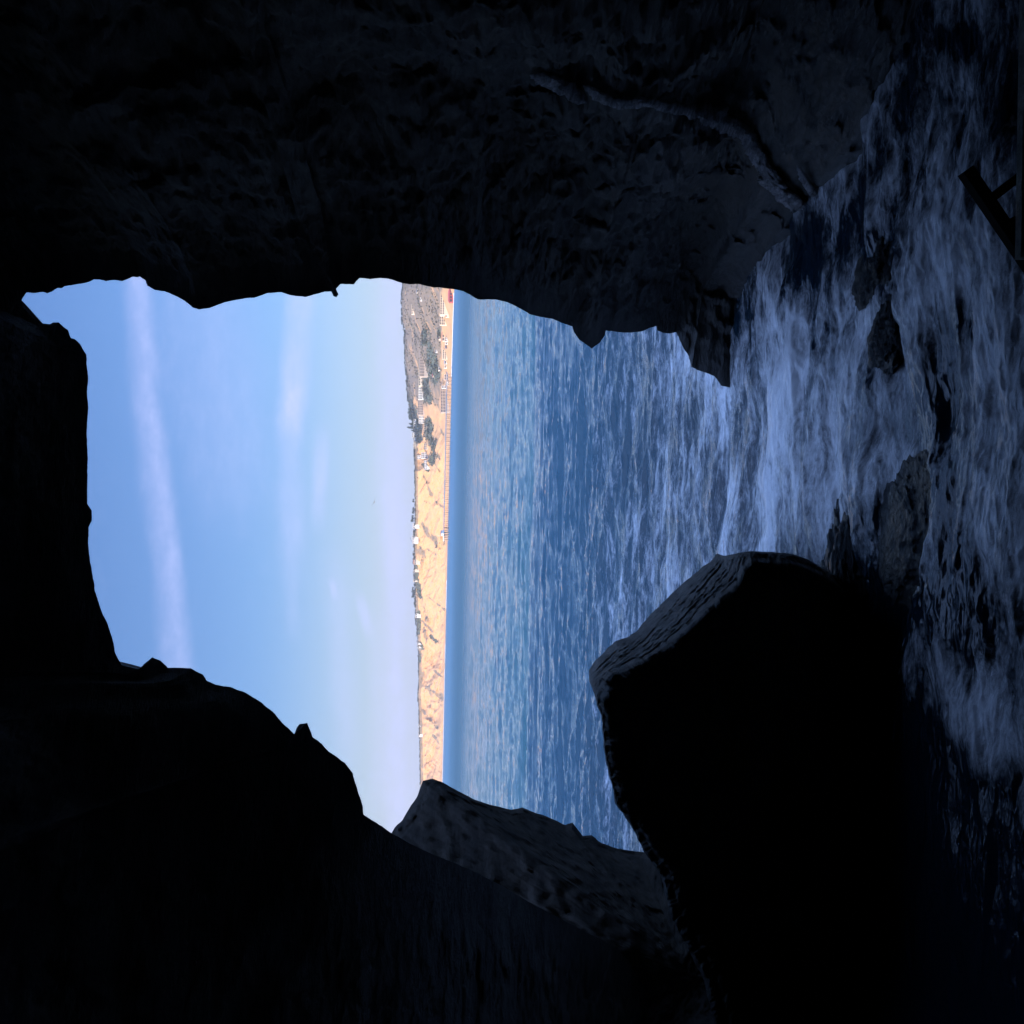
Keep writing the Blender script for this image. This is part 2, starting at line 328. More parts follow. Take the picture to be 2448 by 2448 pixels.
# ------------------------------------------------------------------ cave shell
def build_cave():
    D = densify(MOUTH, 2.6)
    # the lip leans: the roof edge is nearer than the feet of the walls
    kx = int(np.argmax(D[:, 1] > 1250)); f_ = np.ones(len(D)); f_[:kx] = sstep(1720, 950, D[:kx, 0]); f_[kx:] = sstep(1600, 800, D[kx:, 0])
    f_ = smooth1(f_[:, None], 12)[:, 0]; D[:, 2] = D[:, 2]*(1-f_)+14.6*f_
    arc = np.arange(len(D))
    j = fbm(arc*.11, .5, o=3)*1.6+fbm(arc*.45, 4.5, o=2)*.9
    D[:, 0] += j; D[:, 1] += fbm(arc*.13, 9.5, o=3)*1.6
    L = ats(D[:, 0], D[:, 1], D[:, 2])            # mouth edge in the world
    N = len(L); cx, cz = -2.5, 5.0
    nx = (L[:, 0]-cx)/6.*(1-.75*sstep(8.5, 12.5, L[:, 2])); nz = np.maximum(0, L[:, 2]-cz)/6.
    nz = np.where(L[:, 0] > 0, nz*.75, nz)
    nn = smooth1(np.stack([nx, nz], 1), 45); nn /= np.linalg.norm(nn, axis=1)[:, None]
    tg = np.gradient(smooth1(L[:, [0, 2]], 3.), axis=0); nl = np.stack([tg[:, 1], -tg[:, 0]], 1); nl /= np.linalg.norm(nl, axis=1)[:, None]+1e-9
    nl = smooth1(nl, 5.); nl /= np.linalg.norm(nl, axis=1)[:, None]+1e-9
    low = sstep(1.2, .4, L[:, 2])[:, None]; nl = nl*(1-low)+nn*low
    wr = smooth1(sstep(.1, .8, nn[:, :1]), 20)[:, 0]          # weight of right wall
    wl = smooth1(sstep(.1, .8, -nn[:, :1]), 20)[:, 0]
    wc = np.clip(1-wr-wl, 0, 1)
    lowr = sstep(1.6, .2, L[:, 2])
    lowz = sstep(7, 3.5, L[:, 2])
    rings = []; dep = []
    ext = [(170, -14), (110, -8), (60, -3), (34, 0.), (20, 1.6), (12, 2.2), (7, 2.2), (4.4, 2.), (2.8, 1.7), (1.9, 1.45), (1.3, 1.2), (.9, .95), (.6, .75), (.4, .55), (.24, .38), (.12, .22), (.05, .1), (.015, .04)]
    for o, dy in ext:
        sm = smooth1(L, min(60, (o-.6)*10)) if o > .62 else L
        ol = min(o, .3); og = o-ol
        P = sm.copy(); P[:, 0] += nn[:, 0]*og+nl[:, 0]*ol; P[:, 2] += nn[:, 1]*og+nl[:, 1]*ol
        P[:, 2] = np.where(nn[:, 1] > .25, np.minimum(P[:, 2], 45+6*nn[:, 0]), P[:, 2])
        P[:, 1] += dy; rings.append(P); dep.append(-o)
    K = 330
    s = (np.linspace(0, 1, K)**1.7)
    for k in range(K):
        Y = L[:, 1]*(1-s[k]) + (-5)*s[k]; dY = L[:, 1]-Y
        offr_lo = np.interp(dY, [0, .1, .45, 2.5, 3.7, 4.8, 6.1, 7.2, 8., 12, 25], [0, .25, 1.15, 1.3, 1.8, 1.95, 2.25, 2.65, 3.2, 4.3, 4.0])
        offr_hi = np.interp(dY, [0, .12, .5, 1.2, 3, 5, 8, 12, 25], [0, .05, .16, .38, .95, 1.75, 3.0, 4.2, 4.0])
        offr = offr_hi*(1-lowr)+offr_lo*lowr
        offl = 1.5*np.sqrt(np.maximum(dY, 0)+.0)*np.clip(dY/.5, 0, 1)**.5+.10*dY
        offc = np.interp(dY, [0, .15, .4, .9, 3, 8, 25], [0, .08, .8, 1.9, 2.6, 3.4, 4.])
        off = wr*offr+wl*offl+wc*offc
        md_ = dY.mean(); sm = smooth1(L, min(30, (md_-.8)*5.)) if md_ > .85 else L
        fs = float(np.interp(md_, [.1, .3, .85], [0, 1, 1]))
        if 0 < fs and md_ <= .85: sm = L*(1-fs)+smooth1(L, 5.)*fs
        sm = sm*(1-lowr[:, None])+L*lowr[:, None]
        P = sm.copy(); P[:, 1] = Y
        ol = np.interp(dY, [0, .05, .2, .8, 3, 6], [0, .07, .2, .34, .34, 0.]); P[:, 0] += nl[:, 0]*ol; P[:, 2] += nl[:, 1]*ol
        P[:, 0] += nn[:, 0]*off; P[:, 2] += nn[:, 1]*off
        am = np.clip(dY/2.2, 0, 1); am2 = np.clip(dY/.35, 0, 1)
        q = P
        rr = .85*(.5+fbm(q[:, 0]*.28, q[:, 1]*.28, q[:, 2]*.28, 2))*am*(1-.85*lowr)                       # big hollows
        st = q[:, 2]*1.0+q[:, 1]*.35+q[:, 0]*.25
        md = fbm(q[:, 0]*.9, q[:, 1]*.9, q[:, 2]*.9, 4, True)
        bed = fbm(st*1.6, q[:, 1]*.25, q[:, 0]*.2, 3, True)
        fn = fbm(q[:, 0]*3.5, q[:, 1]*3.5, q[:, 2]*4.5, 3, True)
        dsp = rr + am*(.13*(1-md)) + am2*(.10*(1-bed)+.09*(1-fn)*(1-.4*am))*(1+.7*lowz)
        dsp = dsp*(1-.7*lowr)
        P[:, 0] += nn[:, 0]*dsp; P[:, 2] += nn[:, 1]*dsp
        P[:, 1] += (fbm(q[:, 0]*1.3, q[:, 1]*1.3+9, q[:, 2]*1.3, 3)*.35)*am-np.abs(fbm(off*1.8+q[:, 0]*1.5, off*1.1, q[:, 2]*2.6, 5))*.45*np.clip(dY/.3, 0, 1)*lowz
        rings.append(P); dep.append(s[k])
    # close the tunnel behind the camera
    last = rings[-1]
    for f_, dy in ((.85, -1.5), (.6, -2.6), (.3, -3.2), (.0, -3.5)):
        P = last.copy(); P[:, 0] = -1.5+(P[:, 0]+1.5)*f_; P[:, 2] = 1+(P[:, 2]-1)*f_; P[:, 1] += dy; rings.append(P)
    G = np.array(rings)
    # carry the two feet down below the water
    a = G[:, :1].copy(); a[..., 2] = -3; b = G[:, -1:].copy(); b[..., 2] = -3
    G = np.concatenate([a, G, b], 1)
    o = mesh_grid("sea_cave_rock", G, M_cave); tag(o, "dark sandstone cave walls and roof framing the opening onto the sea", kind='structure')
    return o, G
cave, CG = build_cave()

# BVH of the interior for placing things on it
_sub = CG[18::3, ::3]
nr, nc = _sub.shape[:2]
_i = np.arange(nr-1)[:, None]; _j = np.arange(nc-1)[None, :]
_q = np.stack([_i*nc+_j, _i*nc+_j+1, (_i+1)*nc+_j+1, (_i+1)*nc+_j], -1).reshape(-1, 4)
bvh = BVHTree.FromPolygons([tuple(v) for v in _sub.reshape(-1, 3)], [tuple(int(a) for a in q) for q in _q])
def hit(ix, iy):
    d = Vector(ray(ix, iy)).normalized(); r = bvh.ray_cast(Vector(CAM), d)
    return r[0], r[1], d

# ------------------------------------------------------------------ rocks traced as silhouettes, with depth
def rock_from(name, out, crest, centre, mat, back, rough=.12, bed=.0, n1=14, n2=40, g=.6, strat=(.9, .5, 1.2), keep=.3, steep=0.):
    """out/crest: (N,3) px,py,Y (closed). front: outline -> crest -> centre; back bulges away."""
    N = len(out); R = []
    for k in range(14, 0, -1):
        tt = k/14.; e = math.sqrt(1-(1-tt)**2)
        P = ats(out[:, 0]+(centre[0]-out[:, 0])*tt, out[:, 1]+(centre[1]-out[:, 1])*tt, out[:, 2]+back*e); R.append((P, 0*out[:, 0]+min(1, tt*3)))
    for k in range(n1):
        tt = k/n1; m = out+(crest-out)*tt; R.append((ats(m[:, 0], m[:, 1], m[:, 2]), np.full(N, min(1., tt*3))))
    for k in range(n2+1):
        tt = k/n2; e = tt**g if g != 1 else tt
        px = crest[:, 0]+(centre[0]-crest[:, 0])*tt; py = crest[:, 1]+(centre[1]-crest[:, 1])*tt
        e_ = (1-(1-tt)**1.8)*(1-steep)+steep*min(1., tt/.02)
        Y = crest[:, 2]+(centre[2]-crest[:, 2])*e_; R.append((ats(px, py, Y), np.full(N, max(keep, 1-tt*9))))
    G = np.array([r[0] for r in R]); A = np.array([r[1] for r in R])
    x, y, z = G[..., 0], G[..., 1], G[..., 2]
    d = rough*(fbm(x*1.1, y*1.1, z*1.1, 4, True)-.3)*.8
    if bed:
        s_ = x*strat[0]+y*strat[1]+z*strat[2]
        d = d+bed*(fbm(s_*6+1.6*fbm(x*1.7, y*1.7, z*1.7, 3), x*1.6+z*.9, y*1.4, 5, True, .6)-.2)
    d = d+rough*.35*fbm(x*5, y*5, z*5, 3)
    V_ = G-CAM; G = CAM+V_*(1-(d*A*1.9/np.linalg.norm(V_, axis=-1))[..., None])
    return mesh_grid(name, G, mat, closed_u=True)
def close(pts, step):
    return densify(list(pts)+[pts[0]], step)[:-1]
B = close([p for p in BOULD], 3.2)
jj = fbm(np.arange(len(B))*.16, .3, o=4)*3.2*sstep(2000, 1950, B[:, 0]); B[:, 0] += jj; B[:, 1] += np.roll(jj, 31)*.8
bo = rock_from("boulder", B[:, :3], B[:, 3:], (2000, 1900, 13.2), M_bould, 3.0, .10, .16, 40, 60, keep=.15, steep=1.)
tag(bo, "huge dark boulder in the cave mouth with a layered lit upper edge", "boulder")
S_ = close([(p[0], p[1], p[2] if len(p) > 2 else 26.) for p in STACK], 3.)
jj = fbm(np.arange(len(S_))*.17, 2.3, o=4)*2.2; S_[:, 0] += jj; S_[:, 1] += np.roll(jj, 17)*.7
cr = S_.copy(); cr[:, 0] += (1350-cr[:, 0])*.06; cr[:, 1] += (2220-cr[:, 1])*.06; cr[:, 2] -= .5
st = rock_from("rock_outcrop", S_, cr, (1650, 2330, 20.5), M_stack, 3., .20, .04, 8, 60, keep=1.)
tag(st, "pointed brown rock outcrop standing in the sea beyond the left cave wall", "rock")

def lump(name, ix, iy, rx, ry, rz, mat, label, sink=.35, seed=0, rot=0., cat="rock"):
    c = onwater(ix, iy); c[2] -= rz*.35; n, m_ = 64, 96
    th = np.linspace(0.01, math.pi-.01, n)[:, None]; ph = np.linspace(0, 2*math.pi, m_, endpoint=False)[None]
    x = np.sin(th)*np.cos(ph); y = np.sin(th)*np.sin(ph); z = np.cos(th)*np.ones_like(ph)
    r = 1+.55*fbm(x*1.3+seed, y*1.3, z*1.3, 3)+.42*fbm(x*2.2+seed, y*2.2, z*2.2, 5, True, .6)
    P = np.stack([x*r*rx, y*r*ry, z*r*rz-sink*rz], -1)
    c_, s_ = math.cos(rot), math.sin(rot); P = np.stack([P[..., 0]*c_-P[..., 1]*s_, P[..., 0]*s_+P[..., 1]*c_, P[..., 2]], -1)
    o = mesh_grid(name, P, mat, closed_u=True); o.location = c; tag(o, label, cat); return o
lump("wet_rock", 2010, 1455, 1.1, .7, .26, M_wet, "low black wet rock awash at the foot of the boulder", .3, 1, .2)
lump("wet_rock", 2170, 1275, .6, .7, .07, M_wet, "flat dark rock slab barely showing in the foam right of the boulder", .25, 5, .1)
lump("wet_rock", 2118, 800, .30, .40, .15, M_wet, "small black rock poking through the foam in mid channel", .2, 9, .6)
lump("wet_rock", 2085, 650, .26, .55, .13, M_wet, "narrow black rock in the foam close to the right cave wall", .2, 12, .3)

# ledge on the right wall, its caught light painted in as pale colour
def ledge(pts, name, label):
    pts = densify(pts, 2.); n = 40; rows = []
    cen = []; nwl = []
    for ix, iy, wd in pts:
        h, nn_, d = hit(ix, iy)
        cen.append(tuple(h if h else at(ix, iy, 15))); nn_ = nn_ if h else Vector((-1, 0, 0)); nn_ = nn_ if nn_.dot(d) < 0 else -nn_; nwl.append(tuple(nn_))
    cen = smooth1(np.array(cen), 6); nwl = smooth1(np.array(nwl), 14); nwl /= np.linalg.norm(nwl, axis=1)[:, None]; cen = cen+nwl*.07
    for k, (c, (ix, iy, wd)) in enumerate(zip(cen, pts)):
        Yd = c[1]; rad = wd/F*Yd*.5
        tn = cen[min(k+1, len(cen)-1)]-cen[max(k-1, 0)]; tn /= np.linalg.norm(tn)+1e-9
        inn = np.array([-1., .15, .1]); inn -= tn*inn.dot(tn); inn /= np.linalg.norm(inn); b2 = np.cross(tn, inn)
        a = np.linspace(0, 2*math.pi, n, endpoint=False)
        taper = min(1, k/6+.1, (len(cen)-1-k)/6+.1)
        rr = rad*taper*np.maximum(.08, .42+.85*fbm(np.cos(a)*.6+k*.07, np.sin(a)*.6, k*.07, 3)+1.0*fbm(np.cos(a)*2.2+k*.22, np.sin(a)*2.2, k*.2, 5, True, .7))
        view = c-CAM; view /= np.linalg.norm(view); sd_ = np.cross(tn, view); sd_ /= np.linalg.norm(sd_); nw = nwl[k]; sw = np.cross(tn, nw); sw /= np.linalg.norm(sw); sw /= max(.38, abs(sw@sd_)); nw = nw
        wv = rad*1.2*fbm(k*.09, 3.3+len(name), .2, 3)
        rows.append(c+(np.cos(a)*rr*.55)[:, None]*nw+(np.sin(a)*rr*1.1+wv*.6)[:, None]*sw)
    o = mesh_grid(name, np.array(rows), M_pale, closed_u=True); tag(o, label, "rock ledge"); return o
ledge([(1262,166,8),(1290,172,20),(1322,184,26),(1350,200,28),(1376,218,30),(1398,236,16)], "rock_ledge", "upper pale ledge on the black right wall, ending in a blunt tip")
ledge([(1402,196,10),(1425,212,16),(1448,226,18),(1485,236,20),(1535,231,20),(1560,240,18),(1586,247,18),(1637,257,20),(1670,262,34),(1700,268,46),(1738,290,34),(1781,306,30),(1794,336,26),(1826,380,28),(1857,431,30),(1889,469,30),(1930,486,24),(1965,478,12)], "rock_ledge", "long ledge painted pale for caught light, descending the right wall to the foam")
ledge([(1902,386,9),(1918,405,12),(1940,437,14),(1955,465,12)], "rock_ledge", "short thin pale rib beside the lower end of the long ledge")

# ------------------------------------------------------------------ sea
def build_sea():
    dep = np.linspace(.52, .0016, 1180); r_in = CAMH/np.tan(dep)
    r = np.concatenate([[.3, 1, 2, 3, 4, 5, 6, 7, 7.8, 8.4], r_in, [4500, 7000, 14000]])
    fi = np.radians(np.concatenate([np.linspace(-180, -34, 30)[:-1], np.linspace(-34, -26, 60)[:-1], np.linspace(-26, 26, 1010), np.linspace(26, 34, 60)[1:], np.linspace(34, 180, 30)[1:-1]]))
    r = r[:, None]; x = r*np.sin(fi); y = r*np.cos(fi)
    dr = np.gradient(r[:, 0])[:, None]
    wx = x+.5*fbm(x*.25, y*.25, 2., 2); wy = y+.35*fbm(x*.3, y*.3, 5., 2)
    inn = sstep(32, 17, y); h = np.zeros_like(x)
    h += .11*perlin(wx*.05, wy*.16, .3)*(1-.5*inn)+.05*np.sin(2*math.pi*(wy+.12*wx)/8.5+perlin(wx*.06, wy*.06, 3.)*3)*(1-.6*inn)
    wpat = np.clip(fbm(x*.035, y*.07, 31., 3)*1.6, -.8, 1)
    for k, (lx, ly, a) in enumerate([(4.6, 1.9, .17), (2.2, .85, .075), (1.1, .42, .036), (.55, .22, .016), (.28, .12, .009), (.14, .07, .005)]):
        lx2 = lx; p = perlin(wx/lx+11*k, wy/ly+5*k, k*.7)
        rg = 1-2*np.abs(p); rg = .55*rg+.45*rg*np.abs(rg)
        fade = np.clip(ly*2.5/dr, .35, 1)
        rg = rg*(1-.55*inn)+1.3*p*.55*inn
        h += a*fade*(rg-.2)*(.80+(.35+.75*(k > 1))*inn)*(1+.5*wpat)
    # churn inside the cave
    ch = fbm(wx*.5, wy*.65, 8., 4); h += inn*.20*ch
    h *= sstep(4000, 400, r)*.9+.1
    # foam density
    st = fbm(wx*.34+.3*wy, wy*.62, 12., 4); st2 = fbm(wx*.18, wy*.5, 22., 3, True)
    env = sstep(70, 17, y)*.57+.08*sstep(24, 15, y)-.14*sstep(14, 10, y)*sstep(1, 4, x)
    foam = env*(1+.75*st+.30*st2)+.18*inn*(ch)
    u_, v_ = proj(np.stack([x, y, 0*x], -1).reshape(-1, 3)); u_ = u_.reshape(x.shape); v_ = v_.reshape(x.shape)
    front = (y > 3) & (np.abs(x) < y)
    for (cx, cy_, sx, sy, g) in [(2130,1255,70,70,.75),(2060,1440,90,90,.9),(2160,1010,34,80,.35),(2235,970,60,130,.38),(2290,780,45,60,.35),(2050,520,50,110,.45),(2110,620,36,80,.35),(1935,600,60,110,.35),(2240,1180,60,50,.3),
                                 (2300,1330,40,70,.45),(2330,1480,70,90,.6),(2200,1420,70,70,.5),(2290,100,60,40,.3),(1390,1560,26,90,.0)]:
        foam = foam-np.where(front, g*np.exp(-((u_-cx)/sx)**2-((v_-cy_)/sy)**2), 0)
    # the black backwater behind the boulder
    bk = (v_-1400)*.70-(u_-1990)*.71; bk = sstep(-60, 170, bk)*sstep(1300, 1420, v_)*sstep(1880, 1990, u_)*sstep(19, 16, y)
    foam = foam*(1-np.where(front, .88*bk, 0))
    # breakers along the far beach
    h = h*(1-.6*np.where(front, bk, 0)); P = np.stack([x, y, h], -1)
    return P, np.clip(foam, 0, 1)
SEA_P, foam = build_sea()
sea = mesh_grid("sea", SEA_P, M_water, closed_u=False, attrs={'foam': foam}); tag(sea, kind='structure')

# ------------------------------------------------------------------ far shore terrain
def hz_ix(iy): return 1224-F*math.tan(PITCH)+math.tan(ROLL)*(1224-iy)
SH = np.array([(100,1300),(560,1350),(690,1420),(895,1850),(1000,2000),(1269,2450),(1560,2900),(1750,3050),(1900,3200),(2300,3300),(2700,3300)], float)
def shoreY(iy): return np.interp(iy, SH[:, 0], SH[:, 1])
TOP = np.array([(100,975),(560,968),(640,964),(680,963),(700,961),(740,960),(770,962),(790,968),(830,967),(870,969),(900,972),(950,975),(975,978),(1005,984),(1030,988),(1060,990),(1100,991),(1160,992),(1200,992),(1225,993),(1260,992),(1300,991),(1350,991),(1390,993),(1410,993),(1440,993),(1465,994),(1500,997),
                (1530,999),(1560,1001),(1600,1001),(1640,1001),(1660,999),(1690,1001),(1740,1003),(1800,1004),(1860,1005),(1920,1006),(2000,1008),(2700,1010)], float)
def inland(iy): return np.interp(iy, [640, 900, 1000, 1060, 1130, 2700], [900, 800, 520, 300, 170, 170])
def build_land():
    iy = np.linspace(120, 2650, 1500); ny = len(iy); nw = 210
    ws = np.concatenate([np.linspace(-.06, 1, nw), [1.15, 1.6, 3., 8.]])
    Ys = shoreY(iy); W = inland(iy)
    blf = sstep(900, 1060, iy)                       # 0 = sloping town hill, 1 = bluff
    top = np.interp(iy, TOP[:, 0], TOP[:, 1])
    YT = Ys+W; zt = ats(top, iy, YT)[:, 2]
    Wn = ws[:, None]; Y = Ys+Wn*W; u = rays(np.full(ny, 1100.), iy); ux = u[:, 0]/u[:, 1]; Xx = ux*Y
    hill = np.interp(ws, [-.06, 0, .02, .05, .12, .3, .55, .8, 1, 1.15, 1.6, 3, 8], [-.05, 0, .02, .05, .12, .33, .62, .86, 1, 1.0, .98, .9, .8])[:, None]
    bluff = np.interp(ws, [-.06, 0, .06, .12, .22, .5, .8, .93, 1, 1.15, 1.6, 3, 8], [-.05, 0, .02, .05, .16, .46, .80, .94, 1, 1.0, .98, .97, .9])[:, None]
    Hh = hill*(1-blf)+bluff*blf
    q = Xx/60.
    mid = np.clip(np.minimum(Wn*6, (1.0-Wn)*5), 0, 1)
    g1 = fbm(Xx/130.+.9*Wn, Wn*1.2, 2., 3, True); g2 = fbm(Xx/34.+1.2*Wn, Wn*2.4, 6., 4, True); g3 = fbm(Xx/12., Wn*7., 1., 3)
    Hh = Hh*(1-mid*blf*(.16*(1-g1)+.07*(1-g2)))-mid*(1-blf)*.05*(1-g1)
    Hh = Hh+mid*g3*.008
    Z = Hh*zt
    Yd = Y+mid*blf*(32*(1-g1)+13*(1-g2))+mid*(1-blf)*12*g2
    P = np.stack([Xx+mid*4*g3, Yd, Z], -1)
    u_, v_ = proj(P.reshape(-1, 3)); u_ = u_.reshape(Z.shape); v_ = v_.reshape(Z.shape)
    hillw = sstep(1030, 940, v_)*sstep(1066, 1050, u_)
    veg_shade = hillw*(.70+.5*fbm(Xx/60., Y/60., 1., 3)); grn = hillw*(.22+.75*fbm(Xx/90., Y/70., 7., 4))
    veg_shade = np.maximum(veg_shade, np.where(u_ < np.interp(v_, TOP[:, 0], TOP[:, 1])+7, .62, 0))
    veg_shade = np.where(Wn > .97, .8, veg_shade); grn = np.where((Wn > .985), .45, grn)
    def stroke(A, p, q_, wd, val):
        p = np.array(p, float); q_ = np.array(q_, float); d = q_-p; L2 = d@d+1e-6
        tt = np.clip(((u_-p[0])*d[0]+(v_-p[1])*d[1])/L2, 0, 1)
        ds = np.hypot(u_-p[0]-tt*d[0], v_-p[1]-tt*d[1])
        ds = ds+wd*.9*fbm(Xx/22., Z/12., 3.3, 4)
        return np.maximum(A, val*sstep(wd*.85, wd*.05, ds))
    VS = [((1013,1134),(1032,1186),9),((1016,1197),(1036,1209),8),((1042,1199),(1059,1213),7),((994,1050),(994,1150),16),((1000,1222),(995,1248),10),((1010,1254),(1049,1312),13),((1022,1262),(1046,1300),16),((1005,1306),(1010,1352),20),((1018,1310),(1040,1325),8),
          ((1022,1425),(1062,1457),7),((1009,1432),(1020,1480),14),((1009,1484),(1034,1510),6),((1013,1504),(1020,1535),10),((1003,1562),(1008,1640),15),((1032,1599),(1057,1618),8),((1022,1645),(1058,1668),14),((1026,1640),(1030,1664),10),
          ((1006,1693),(1045,1740),11),((1036,1759),(1047,1773),9),((1060,1662),(1048,1656),8),((1040,1110),(1054,1130),6),((1050,1018),(1060,1040),7),((1045,1080),(1052,1100),6),((1052,1448),(1054,1470),5),((996,1560),(1002,1900),6),((1060,1270),(1063,1300),8)]
    GS = [((1026,1006),(1030,1060),20),((1036,1062),(1034,1104),14),((1030,837),(1036,899),30),((1016,899),(1024,955),24),((1012,790),(1018,820),18),((982,960),(988,1035),26),((999,1005),(1003,1050),16),((995,1352),(999,1393),13),((999,1386),(1004,1428),13),((999,1463),(1001,1512),10),
          ((1032,1523),(1044,1533),9),((1005,1537),(1011,1552),9),((1045,860),(1046,900),12),((1050,790),(1050,810),10),((984,1240),(985,1262),6),((1003,1565),(1004,1580),8),((1012,1110),(1022,1122),10)]
    for s in VS: veg_shade = stroke(veg_shade, s[0], s[1], s[2], .62)  # scrub patches and bluff shade painted alike as dark strokes
    for s in GS: grn = stroke(grn, s[0], s[1], s[2], .8); veg_shade = stroke(veg_shade, s[0], s[1], s[2]*1.25, .8)
    veg_shade = np.where(Wn < .05, 0, veg_shade); grn = np.where(Wn < .05, 0, grn)
    o = mesh_grid("hills", P, M_land, attrs={'veg_shade': veg_shade, 'green': grn}); tag(o, kind='structure')
    return iy, ws, P, u_, v_, grn, veg_shade
LIY, LWS, LP, LU, LV, LG, LVG = build_land()
def ground_at(ix, iy):
    """the point of the far shore that shows at this pixel"""
    c = int(np.argmin(np.abs(LIY-iy))); u = LU[:-4, c]; k = np.where(u <= ix)[0]
    k = int(k[0]) if len(k) else len(u)-1
    p = LP[k, c]; d = ray(ix, iy); Yk = float(p[1]); Q = CAM+d*(Yk/d[1]); Q[2] = min(Q[2], float(p[2])+.5); return Q
# beach strip of sand
# ------------------------------------------------------------------ buildings
MW = plain("white_stucco", (.80, .78, .74)); MC = plain("cream_stucco", (.72, .62, .48)); MT = plain("tan_concrete", (.55, .45, .37))
MO = plain("orange_tile", (.55, .22, .11)); MR = plain("red_paint", (.50, .10, .09)); MG = plain("grey_roofing", (.33, .31, .31))
MB_ = plain("brown_timber", (.22, .13, .09)); MGL = plain("dark_glass", (.05, .055, .075), .25); MSL = plain("dark_slate", (.20, .17, .19))  # slate is dark in its own colour throughout
def building(name, label, cat, ix0, ix1, iy0, iy1, wall, roof, rtype='flat', floors=1, bays=0, depth=None, group=None, turn=0., glass=None):
    icy = (iy0+iy1)/2; Q = ground_at(ix1, icy); Y = Q[1]; s = Y/F
    W_ = (iy1-iy0)*s; H = max(2.5, (ix1-ix0)*s); D = depth or max(7, min(W_*.5, 18)); gl = glass or MGL
    e = empty(name, (Q[0], Y+D/2, Q[2]-.3), turn)
    rh = H*.28 if rtype == 'gable' else .5; wh = H-(rh if rtype == 'gable' else .4)
    b = MB(); b.box(-W_/2, W_/2, -D/2, D/2, -9, wh+.3); b.build("wall", wall, e)
    r = MB()
    if rtype == 'gable': r.gable(-W_/2-.6, W_/2+.6, -D/2-.6, D/2+.6, wh+.302, wh+.3+rh)
    else: r.box(-W_/2-.4, W_/2+.4, -D/2-.5, D/2+.4, wh+.302, wh+.8)
    r.build("roof", roof, e)
    fh = wh/floors; bays = bays or max(1, int(W_/7))
    bays = min(bays, max(1, 40//floors))
    for f in range(floors):
        z0 = .3+f*fh+fh*.30; z1 = .3+f*fh+fh*.80; bw = W_/bays
        if floors >= 3:
            s_ = MB(); s_.box(-W_/2-.2, W_/2+.2, -D/2-.9, -D/2+.05, f*fh+fh*.98, f*fh+fh*1.12+.05); s_.build("balcony", wall, e)
        for k in range(bays):
            x0 = -W_/2+bw*(k+.14); x1 = -W_/2+bw*(k+.86)
            wd = MB(); wd.box(x0, x1, -D/2-.06, -D/2+.05, z0, z1); wd.build("window", gl, e)
    tag(e, label, cat, group); return e
